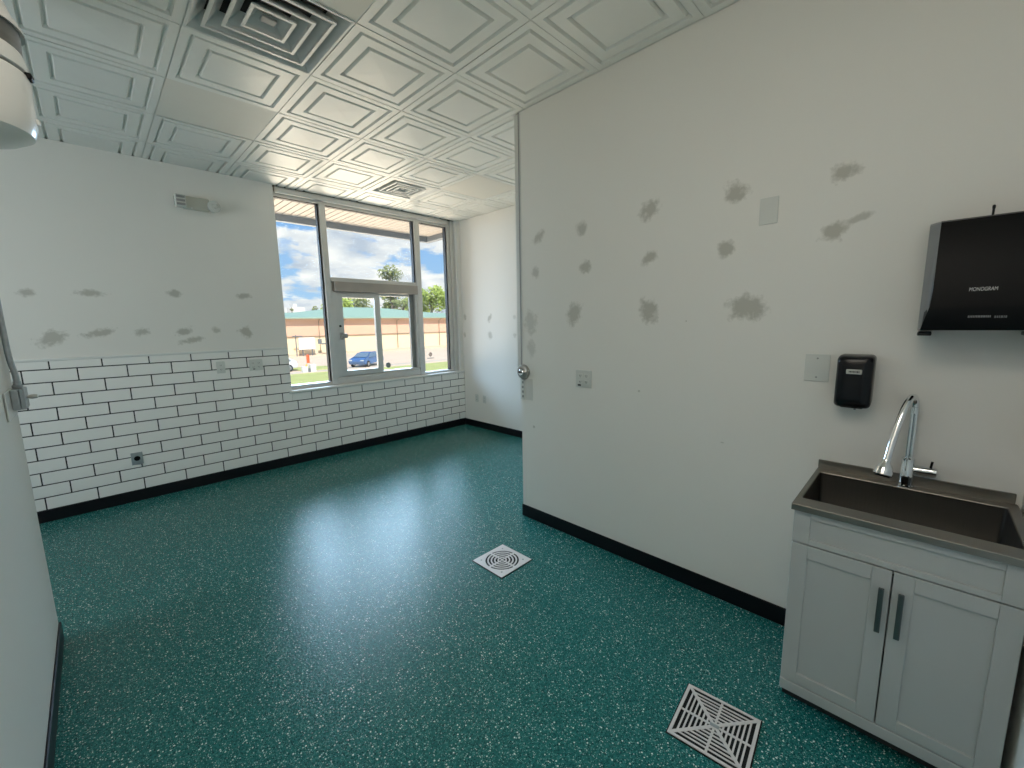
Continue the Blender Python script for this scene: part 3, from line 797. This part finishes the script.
# ------------------------------------------------------------------ paper towel dispenser
td = thing('paper_towel_dispenser', 'large black paper towel dispenser high at the right edge', 'dispenser', (XP, 0, 0))
TY1, TY0 = .026, -.276
prof = [(0, 1.893), (-.120, 1.893), (-.165, 1.882), (-.180, 1.862), (-.205, 1.640), (-.214, 1.590), (-.214, 1.575), (-.205, 1.520), (-.196, 1.505), (0, 1.500)]
bm = bmesh.new()
ins = .016
def inset(z): return .028 if z > 1.60 else .006+(.022)*max(0, (z-1.50)/.10)
inner = [bm.verts.new((x, TY1-inset(z), z)) for x, z in prof]; inner2 = [bm.verts.new((x, TY0+inset(z), z)) for x, z in prof]
m = len(prof)
for k in range(m): bm.faces.new((inner[k], inner[(k+1) % m], inner2[(k+1) % m], inner2[k]))
bm.faces.new(inner); bm.faces.new(inner2[::-1])
obj('cover', bm, M['blackm'], td, True)
for sg, yb in ((-1, TY1), (1, TY0)):
    bm = bmesh.new()
    pf = [(x*.60-.002, z) for x, z in prof]; pg = [(x+(.0012 if x < -.05 else -.002), z) for x, z in prof]
    A_ = [bm.verts.new((x, yb, z)) for x, z in pf]; B_ = [bm.verts.new((x, yb+sg*inset(z), z)) for x, z in pg]
    for k in range(len(pf)): bm.faces.new((A_[k], A_[(k+1) % len(pf)], B_[(k+1) % len(pf)], B_[k]))
    bm.faces.new(A_); bm.faces.new(B_[::-1])
    obj('side_trim', bm, M['smoke'], td, True)
for y in (TY1-.020, TY0+.020):
    bm = bmesh.new(); box(bm, -.16, -.01, y-.019, y+.019, 1.484, 1.497, .003); obj('foot', bm, M['blackp'], td)
bm = bmesh.new(); lathe(bm, [(.0032, 1.885), (.0032, 1.915), (.0042, 1.918), (.0042, 1.926), (.002, 1.929)], 12, (-.10, -.125, 0)); obj('key', bm, M['blackp'], td, True)
def lettering(body, size, loc, mat, parent, shear=0., tilt=0.):
    me = text_mesh(body, size, .0006, shear); me.materials.append(mat)
    o = bpy.data.objects.new('lettering', me); C.objects.link(o); o.parent = parent; o.location = loc
    o.rotation_euler = Matrix(((0, 0, -1), (-1, 0, 0), (0, 1, 0))).to_euler()
    if tilt: o.rotation_euler = (Matrix.Rotation(tilt, 3, 'Y') @ Matrix(((0, 0, -1), (-1, 0, 0), (0, 1, 0)))).to_euler()
    return o
mg = lettering('MONOGRAM', .0175, (-.2125, -.121, 1.642), M['ink'], td, .1, .1); mg.scale = (.62, 1.0, 1.0)
bm = bmesh.new(); rr = random.Random(4); y = -.095
while y > -.146:
    w = rr.uniform(.002, .005); box(bm, -.2115, -.2095, y-w, y, 1.548, 1.555); y -= w+.0012
o = obj('small_print', bm, M['ink_dk'], td)
bm = bmesh.new(); rr = random.Random(9); y = -.155
while y > -.180:
    w = rr.uniform(.002, .005); box(bm, -.2115, -.2090, y-w, y, 1.546, 1.5535); y -= w+.0016
obj('small_print', bm, M['smoke'], td)

# ------------------------------------------------------------------ soap dispenser
sd = thing('soap_dispenser', 'black wall soap dispenser with silver badge above the sink', 'dispenser', (XP, .200, 1.285))
def rr2(w, h, r, x, dz=0, n=5):
    return [(x, p[0], p[1]+dz) for p in [(q[0], q[1]) for q in rrect(-w/2, w/2, -h/2, h/2, r, 0, n)]]
bm = bmesh.new()
loft(bm, [rr2(.120, .214, .016, 0, .006), rr2(.122, .218, .016, -.060, .004), rr2(.122, .218, .018, -.082, 0), rr2(.114, .210, .022, -.097, 0), rr2(.096, .190, .026, -.105, 0), rr2(.05, .13, .02, -.108, 0)])
obj('body', bm, M['blackp'], sd, True)
bm = bmesh.new(); box(bm, -.094, -.03, -.040, .040, -.111, -.095, .007, 3); obj('push_bar', bm, M['blackp'], sd, True)
bm = bmesh.new(); lathe(bm, [(.004, -.118), (.004, -.108)], 10, (-.08, -.012, 0)); obj('nozzle', bm, M['greyp'], sd)
bm = bmesh.new(); loft(bm, [rr2(.052, .020, .004, -.1055, .046), rr2(.052, .020, .004, -.1095, .046), rr2(.049, .017, .003, -.1105, .046)]); bd = obj('badge', bm, M['badge'], sd)
bm = bmesh.new(); rr = random.Random(8); y = .017
while y > -.018:
    w = rr.uniform(.002, .005); box(bm, -.1113, -.1104, y-w, y, .0425, .0495); y -= w+.0012
obj('small_print', bm, M['inkb'], bd)

# ------------------------------------------------------------------ outside: canopy
cp = bpy.data.objects.new('canopy', None); C.objects.link(cp); cp['kind'] = 'structure'; cp['category'] = 'canopy'; cp['label'] = 'boarded canopy with grey fascia outside the window'
bm = bmesh.new(); x = -4.0
while x < 4.72:
    box(bm, x, min(x+.088, 4.74), YW+.2, 6.95, 3.2, 3.23, .004, 1); x += .10
obj('soffit', bm, M['soffit'], cp)
bm = bmesh.new(); box(bm, -4.0, 4.82, 6.93, 7.02, 3.105, 3.36, .004, 1); box(bm, 4.72, 4.82, YW+.2, 6.93, 3.105, 3.36, .004, 1)
obj('fascia', bm, M['fascia'], cp)
bm = bmesh.new(); box(bm, -4.0, 4.8, YW+.2, 6.95, 3.232, 3.34); obj('canopy_deck', bm, M['plenum'], cp)
bm = bmesh.new(); box(bm, -4.0, 4.95, 7.02, 7.13, 3.16, 3.29, .03, 3); obj('gutter', bm, M['whitep'], cp)

# ------------------------------------------------------------------ outside: ground
GZ = -2.6
bm = bmesh.new(); box(bm, -120, 220, 5.3, 240, GZ-.5, GZ)
struct('ground', bm, M['asphalt'], 'sunlit pale paving outside')
def slab(name, pts, z, mat, label):
    b = bmesh.new(); top = [b.verts.new((x, y, z)) for x, y in pts]; f = b.faces.new(top)
    r = bmesh.ops.extrude_face_region(b, geom=[f]); bmesh.ops.translate(b, verts=[v for v in r['geom'] if isinstance(v, bmesh.types.BMVert)], vec=(0, 0, -.06))
    o = struct(name, b, mat, label); return o
slab('lawn', [(-40, 29), (60, 29), (60, 37.2), (22, 37.4), (14.5, 38.6), (5, 39.5), (-40, 41)], GZ+.05, M['grass'], 'sunlit lawn outside the window')
slab('lawn_verge', [(13.6, 41.5), (17.2, 40.6), (17.0, 44.5), (13.0, 45.5)], GZ+.05, M['grass'], 'strip of lawn further out')
slab('sidewalk', [(-40, 41.3), (60, 38.0), (60, 38.9), (-40, 42.3)], GZ+.03, M['concrete'], 'pale path past the lawn')

# ------------------------------------------------------------------ outside: long building
bd = thing('commercial_building', 'long peach and cream building with a green roof across the street', 'building', (30, 64, GZ))
def rel(b): bmesh.ops.translate(b, verts=b.verts[:], vec=(-30, -64, -GZ)); return b
b = bmesh.new(); box(b, 4, 75, 64, 76, GZ, .12); obj('lower_wall', rel(b), M['creamw'], bd)
b = bmesh.new(); box(b, 4, 75, 63.94, 76, .12, 2.72); obj('upper_wall', rel(b), M['peach'], bd)
b = bmesh.new(); box(b, 4, 75, 63.86, 63.94, .04, .15); obj('ledge', rel(b), M['dgrey'], bd)
b = bmesh.new()
ridge = [(3, 3.15), (16, 3.3), (22, 3.55), (26, 4.05), (28.2, 4.42), (34, 4.45), (38, 4.3), (42, 3.95), (47, 3.65), (60, 3.4), (76, 3.3)]
fr = [b.verts.new((x, 63.2, 2.62)) for x, z in ridge]; fl = [b.verts.new((x, 63.2, 2.80)) for x, z in ridge]; rg = [b.verts.new((x, 68, z+.1)) for x, z in ridge]; bk = [b.verts.new((x, 77, 2.6)) for x, z in ridge]
for k in range(len(ridge)-1):
    for p, q in ((fr, fl), (fl, rg), (rg, bk), (bk, fr)): b.faces.new((p[k], p[k+1], q[k+1], q[k]))
obj('roof', rel(b), M['groof'], bd)
b = bmesh.new(); box(b, 3, 76, 63.12, 63.22, 2.56, 2.66); obj('gutter', rel(b), M['dgrey'], bd)
for x in (23.9, 25.6, 27.8, 37.0, 45.6):
    b = bmesh.new(); tube(b, [(x, 63.3, 2.6), (x-.25 if x > 27 else x, 63.8, 2.2), (x-.25 if x > 27 else x, 63.82, GZ+.3)], .06, 8); obj('downspout', rel(b), M['dgrey'], bd)
b = bmesh.new(); box(b, 4, 75, 63.55, 64, GZ, GZ+.22); obj('plinth', rel(b), M['concrete'], bd)

# utility panel, vehicles, bollard
up = thing('utility_cabinet', 'white utility cabinet with pipes against the peach building', 'utility cabinet', (20.6, 62.4, GZ))
b = bmesh.new(); box(b, -.2, 2.0, -.2, .2, .9, 2.6, .03); obj('cabinet', b, M['whitep'], up)
b = bmesh.new(); tube(b, [(-.5, 0, 0), (-.5, 0, 3.0)], .08, 8); obj('pipe', b, M['fascia'], up)
for q in ([(-.9, 0, 2.8), (.4, 0, 2.8)], [(.3, 0, 0), (.3, 0, 1)], [(1.6, 0, 0), (1.6, 0, 1)]):
    b = bmesh.new(); tube(b, q, .075, 8); obj('pipe', b, M['fascia'], up)
b = bmesh.new(); box(b, 2.5, 3.0, -.1, .15, 1.6, 2.3, .02); mt = obj('meter', b, M['fascia'], up)
b = bmesh.new(); box(b, 2.95, 3.5, -.1, .1, 1.5, 1.7, .02); obj('valve', b, M['fascia'], mt)

def car(name, label, loc, rot, paint):
    t = thing(name, label, 'car', loc, rot)
    side = [(-2.05, .45), (-2.1, .62), (-2.02, .82), (-1.25, .95), (-.55, 1.38), (-.2, 1.46), (.75, 1.46), (1.35, 1.35), (1.85, 1.0), (2.05, .9), (2.08, .55), (2.0, .32), (-1.9, .30)]
    def hw(z): return .86 if z < .95 else .86-.28*(z-.95)/.5
    b = bmesh.new()
    l = [b.verts.new((x, -hw(z), z)) for x, z in side]; r = [b.verts.new((x, hw(z), z)) for x, z in side]
    b.faces.new(l); b.faces.new(r[::-1])
    n = len(side)
    for k in range(n): b.faces.new((l[k], l[(k+1) % n], r[(k+1) % n], r[k]))
    bmesh.ops.bevel(b, geom=[e for e in b.edges if abs(e.verts[0].co.y-e.verts[1].co.y) < .3 and e.calc_length() > .1], offset=.05, segments=2, affect='EDGES')
    obj('body', b, paint, t, True)
    for sd_ in (-1, 1):
        for pts in ([(-1.0, .98), (-.5, 1.32), (-.18, 1.39), (.12, 1.39), (.12, .98)], [(.2, .98), (.2, 1.39), (.72, 1.39), (1.2, 1.28), (1.55, 1.02)]):
            bm = bmesh.new()
            a = [bm.verts.new((x, sd_*(hw(z)+.006), z)) for x, z in pts]; c = [bm.verts.new((x, sd_*(hw(z)-.03), z)) for x, z in pts]
            bm.faces.new(a)
            for k in range(len(a)): bm.faces.new((a[k], a[(k+1) % len(a)], c[(k+1) % len(a)], c[k]))
            obj('side_window', bm, M['carglass'], t)
    bm = bmesh.new(); v = [bm.verts.new(p) for p in ((-1.22, -.72, 1.0), (-1.22, .72, 1.0), (-.60, .62, 1.385), (-.60, -.62, 1.385))]; f = bm.faces.new(v)
    e = bmesh.ops.extrude_face_region(bm, geom=[f]); bmesh.ops.translate(bm, verts=[q for q in e['geom'] if isinstance(q, bmesh.types.BMVert)], vec=(-.02, 0, .025)); obj('windscreen', bm, M['carglass'], t)
    for x in (-1.3, 1.3):
        for y in (-.80, .80):
            bm = bmesh.new(); lathe(bm, [(.2, -.1), (.31, -.1), (.33, -.06), (.33, .06), (.31, .1), (.2, .1)], 24, (x, y, .33), 'Y'); w = obj('wheel', bm, M['tyre'], t, True)
            bm = bmesh.new(); lathe(bm, [(.001, -.105), (.19, -.105), (.2, -.07), (.2, .07), (.19, .105), (.001, .105)], 18, (x, y, .33), 'Y'); obj('hub', bm, M['rim'], w, True)
    for y in (-.62, .62):
        bm = bmesh.new(); box(bm, -2.12, -2.0, y-.17, y+.17, .66, .78, .03); obj('headlight', bm, M['lens'], t)
        bm = bmesh.new(); box(bm, 2.0, 2.1, y-.15, y+.15, .72, .9, .02); obj('taillight', bm, M['taillight'], t)
    return t
car('car', 'blue hatchback parked outside, seen through the sliding sash', (19.9, 41.0, GZ), .62, M['carblue'])
car('car', 'white car partly hidden behind the left edge of the window', (11.35, 42.6, GZ), .05, M['carwhite'])
t = thing('bollard', 'short orange post standing at the edge of the lawn', 'bollard', (16.95, 49.2, GZ))
b = bmesh.new(); lathe(b, [(.16, 0), (.16, .92), (.12, 1.02), (.03, 1.06)], 16); obj('post', b, M['orange'], t, True)
b = bmesh.new(); lathe(b, [(.2, 0), (.2, .08)], 16); obj('foot', b, M['concrete'], t)
t = thing('utility_box', 'low white utility boxes with yellow cap at the lawn edge', 'utility box', (13.6, 39.9, GZ))
b = bmesh.new(); box(b, -.45, .05, -.2, .2, 0, .55, .04); obj('cabinet', b, M['whitep'], t)
b = bmesh.new(); box(b, .25, .75, -.2, .2, 0, .7, .04); obj('cabinet', b, M['whitep'], t)
b = bmesh.new(); tube(b, [(-.1, -.1, .5), (-.05, -.1, .75)], .07, 10); obj('cap', b, M['yellow'], t)
b = bmesh.new(); tube(b, [(.1, -.24, 0), (.1, -.24, .38)], .1, 10); obj('valve', b, M['fascia'], t)

# trees
def tree(name, label, x, y, h, rx, seed, mat, n=900, crown=.55, leaf=.34, open_=0.0, group=None):
    t = thing(name, label, 'tree', (x, y, GZ), 0, group)
    r = random.Random(seed)
    b = bmesh.new()
    tube(b, [(0, 0, 0), (.1, 0, h*.3), (-.05, .1, h*.6), (.05, 0, h*.9)], [h*.022, h*.018, h*.012, h*.004], 8)
    for k in range(7):
        a = r.uniform(0, 2*PI); z0 = h*r.uniform(.35, .7)
        tube(b, [(0, 0, z0), (math.cos(a)*rx*.4, math.sin(a)*rx*.4, z0+h*.12), (math.cos(a)*rx*.75, math.sin(a)*rx*.75, z0+h*.2)], [h*.009, h*.006, h*.002], 6)
    obj('trunk', b, M['bark'], t)
    b = bmesh.new()
    zc = h*(1-crown/2); blobs = []
    for k in range(13):
        a = r.uniform(0, 2*PI); q = r.uniform(.2, .75); v = r.uniform(-.8, .85)
        blobs.append((math.cos(a)*rx*q*math.sqrt(1-v*v*.6), math.sin(a)*rx*q*math.sqrt(1-v*v*.6), zc+v*h*crown*.40, r.uniform(.26, .45)*rx))
    for k in range(n):
        bx_, by_, bz_, br = r.choice(blobs)
        d = Vector((r.gauss(0, 1), r.gauss(0, 1), r.gauss(0, 1))).normalized()*br*r.uniform(.55, 1.08)
        p = Vector((bx_, by_, bz_))+Vector((d.x, d.y, d.z*.8))
        s = leaf*r.uniform(.5, 1.2)
        u = Vector((r.gauss(0, 1), r.gauss(0, 1), r.gauss(0, 1))).normalized(); w = u.orthogonal().normalized()
        b.faces.new([b.verts.new(p+u*s*.6), b.verts.new(p+w*s*.4), b.verts.new(p-u*s*.6), b.verts.new(p-w*s*.4)])
    obj('foliage', b, mat, t)
    return t
tree('tree', 'tall pale tree rising over the roof behind the transom', 52.0, 92, 18.5, 4.0, 1, M['leafa'], 1700, .5, .6)
tree('tree', 'bushy bright green tree in the right window pane', 62.0, 90, 14.2, 5.4, 2, M['leafb'], 3000, .75, .6)
tree('tree', 'bright green tree at the right edge of the right pane', 76.5, 101, 15.0, 5.6, 3, M['leafb'], 2600, .75, .6)
tree('tree', 'lighter green tree between the hatch and the right pane', 70.2, 112, 12.4, 5.0, 4, M['leafb'], 1600, .6, .7)
tree('tree', 'sparse greyish tree seen through the fixed hatch pane', 49.0, 82, 11.0, 3.4, 5, M['leafa'], 500, .6, .5)
tree('tree', 'olive tree over the roof in the fixed hatch pane', 59.4, 106, 12.2, 4.6, 6, M['leafa'], 1400, .6, .7)
tree('tree', 'olive tree line over the roof, left end of the sliding sash', 39.5, 92, 10.9, 4.6, 7, M['leafb'], 1900, .7, .6)
tree('tree', 'olive tree line over the roof, right end of the sliding sash', 50.6, 106, 12.2, 5.2, 8, M['leafa'], 1900, .7, .7)
tree('tree', 'small dark tree on the horizon, leftmost in the left pane', 39.9, 125, 10.6, 1.6, 9, M['leafa'], 400, .7, .5)
tree('tree', 'small round tree on the horizon, right half of the left pane', 43.4, 118, 10.4, 1.5, 10, M['leafa'], 400, .7, .5)
tree('tree', 'small tree on the horizon beside the left mullion', 46.6, 118, 10.2, 1.5, 11, M['leafa'], 400, .7, .5)
b = bmesh.new(); box(b, 41.2, 45.2, 130, 133, GZ, 7.0); box(b, 42.0, 43.0, 130, 133, 7.0, 8.0)
tag(obj('distant_building', b, M['whitep']), 'tiny white building on the horizon in the left pane', 'building')

# repeats of a kind share a group
for o in C.objects:
    if o.parent is None and 'label' in o:
        kind = o.name.split('.')[0]
        g = {'tree': 'trees beyond the long building', 'car': 'cars parked outside', 'floor_drain': 'floor drains', 'ceiling_diffuser': 'ceiling air diffusers',
             'wall_outlet': 'wall outlets', 'blank_plate': 'blank cover plates'}.get(kind)
        if g: o['group'] = g

# ------------------------------------------------------------------ sky
w = bpy.data.worlds.new('sky'); bpy.context.scene.world = w; w.use_nodes = True
nt = w.node_tree; N = nt.nodes; L = nt.links
bg = N['Background']
tc = N.new('ShaderNodeTexCoord'); sp_ = N.new('ShaderNodeSeparateXYZ'); L.new(tc.outputs['Generated'], sp_.inputs[0])
def mth(op, a, b=None, clamp=False):
    n = N.new('ShaderNodeMath'); n.operation = op; n.use_clamp = clamp
    for i, v in enumerate((a, b)):
        if v is None: continue
        if isinstance(v, (int, float)): n.inputs[i].default_value = v
        else: L.new(v, n.inputs[i])
    return n.outputs[0]
zz = mth('MAXIMUM', sp_.outputs[2], 0.0)
den = mth('ADD', zz, .30)
cmb = N.new('ShaderNodeCombineXYZ'); L.new(mth('DIVIDE', sp_.outputs[0], den), cmb.inputs[0]); L.new(mth('DIVIDE', sp_.outputs[1], den), cmb.inputs[1])
mp = N.new('ShaderNodeMapping'); mp.inputs['Location'].default_value = (-4.0588, -1.966, 0); L.new(cmb.outputs[0], mp.inputs[0])
nz = N.new('ShaderNodeTexNoise'); nz.inputs['Scale'].default_value = 2.9; nz.inputs['Detail'].default_value = 9; nz.inputs['Roughness'].default_value = .58; L.new(mp.outputs[0], nz.inputs['Vector'])
cl = N.new('ShaderNodeMapRange'); cl.inputs[1].default_value = .47; cl.inputs[2].default_value = .54
low = mth('MULTIPLY', mth('SUBTRACT', .26, zz), .42)     # more cloud towards the horizon
L.new(mth('ADD', nz.outputs['Fac'], low), cl.inputs[0])
grad = N.new('ShaderNodeValToRGB'); L.new(zz, grad.inputs[0])
e = grad.color_ramp.elements; e[0].position = 0; e[0].color = (.50, .76, 1.0, 1); e[1].position = .34; e[1].color = (.13, .41, .95, 1)
nz2 = N.new('ShaderNodeTexNoise'); nz2.inputs['Scale'].default_value = 5.0; nz2.inputs['Detail'].default_value = 6; L.new(mp.outputs[0], nz2.inputs['Vector'])
cc = N.new('ShaderNodeMix'); cc.data_type = 'RGBA'; cc.inputs[6].default_value = (.58, .67, .80, 1); cc.inputs[7].default_value = (1.12, 1.12, 1.1, 1); L.new(mth('MULTIPLY', mth('SUBTRACT', nz2.outputs['Fac'], .3), 3.2, True), cc.inputs[0])
mx = N.new('ShaderNodeMix'); mx.data_type = 'RGBA'; L.new(cl.outputs[0], mx.inputs[0]); L.new(grad.outputs[0], mx.inputs[6]); L.new(cc.outputs[2], mx.inputs[7])
L.new(mx.outputs[2], bg.inputs[0]); bg.inputs[1].default_value = 1.0

# ------------------------------------------------------------------ light
def light(name, kind, loc, rot, energy, col, **kw):
    l = bpy.data.lights.new(name, kind); l.energy = energy; l.color = col
    for k, v in kw.items(): setattr(l, k, v)
    o = bpy.data.objects.new(name, l); C.objects.link(o); o.location = loc; o.rotation_euler = rot
    return o
light('sun', 'SUN', (0, -20, 30), (math.radians(42), 0, math.radians(-18)), 5.4, (1, .93, .82), angle=.01)
# added area lights boosting the window daylight: cool like sky, warm like ground bounce
light('window_sky_fill', 'AREA', (3.6, YW+7.0, 4.7), (math.radians(-68), 0, 0), 3200, (.53, .75, 1.0), shape='RECTANGLE', size=9, size_y=4)
light('window_ground_fill', 'AREA', (3.2, YW+7.0, -1.4), (math.radians(-112), 0, 0), 1180, (1.0, .83, .64), shape='RECTANGLE', size=9, size_y=3)
light('side_fill_light', 'AREA', (XF-.2, 3.3, 1.7), (0, math.radians(-90), 0), 42, (.88, .94, 1.0), shape='RECTANGLE', size=1.5, size_y=1.85)  # fill light behind the added, unseen side window
# unseen ceiling lamp added above the camera to brighten the room
light('ceiling_fill_lamp', 'AREA', (.08, .35, ZC-.03), (0, 0, 0), 13, (1, .93, .82), shape='RECTANGLE', size=.6, size_y=1.2)

# ------------------------------------------------------------------ camera
def cam():
    yaw, pitch, roll, f = .787683, -.146238, -.017158, 415.368
    fwd = Vector((math.sin(yaw)*math.cos(pitch), math.cos(yaw)*math.cos(pitch), math.sin(pitch)))
    right = Vector((math.cos(yaw), -math.sin(yaw), 0)); up = right.cross(fwd)
    r2 = right*math.cos(roll)+up*math.sin(roll); u2 = -right*math.sin(roll)+up*math.cos(roll)
    c = bpy.data.cameras.new('camera'); c.sensor_width = 36; c.lens = f*36/1024; c.clip_start = .02; c.clip_end = 600
    o = bpy.data.objects.new('camera', c); C.objects.link(o)
    m = Matrix((r2, u2, -fwd)).transposed().to_4x4(); m.translation = Vector((0, 0, H_CAM)); o.matrix_world = m
    bpy.context.scene.camera = o
cam()
s = bpy.context.scene
s.view_settings.view_transform = 'Standard'; s.view_settings.look = 'None'; s.view_settings.gamma = 1; s.view_settings.use_curve_mapping = False
s.view_settings.exposure = 0.0
s.cycles.max_bounces = 14; s.cycles.diffuse_bounces = 8; s.cycles.glossy_bounces = 6; s.cycles.transparent_max_bounces = 12
s.cycles.sample_clamp_indirect = 6; s.cycles.caustics_reflective = False; s.cycles.caustics_refractive = False
s.cycles.use_denoising = True
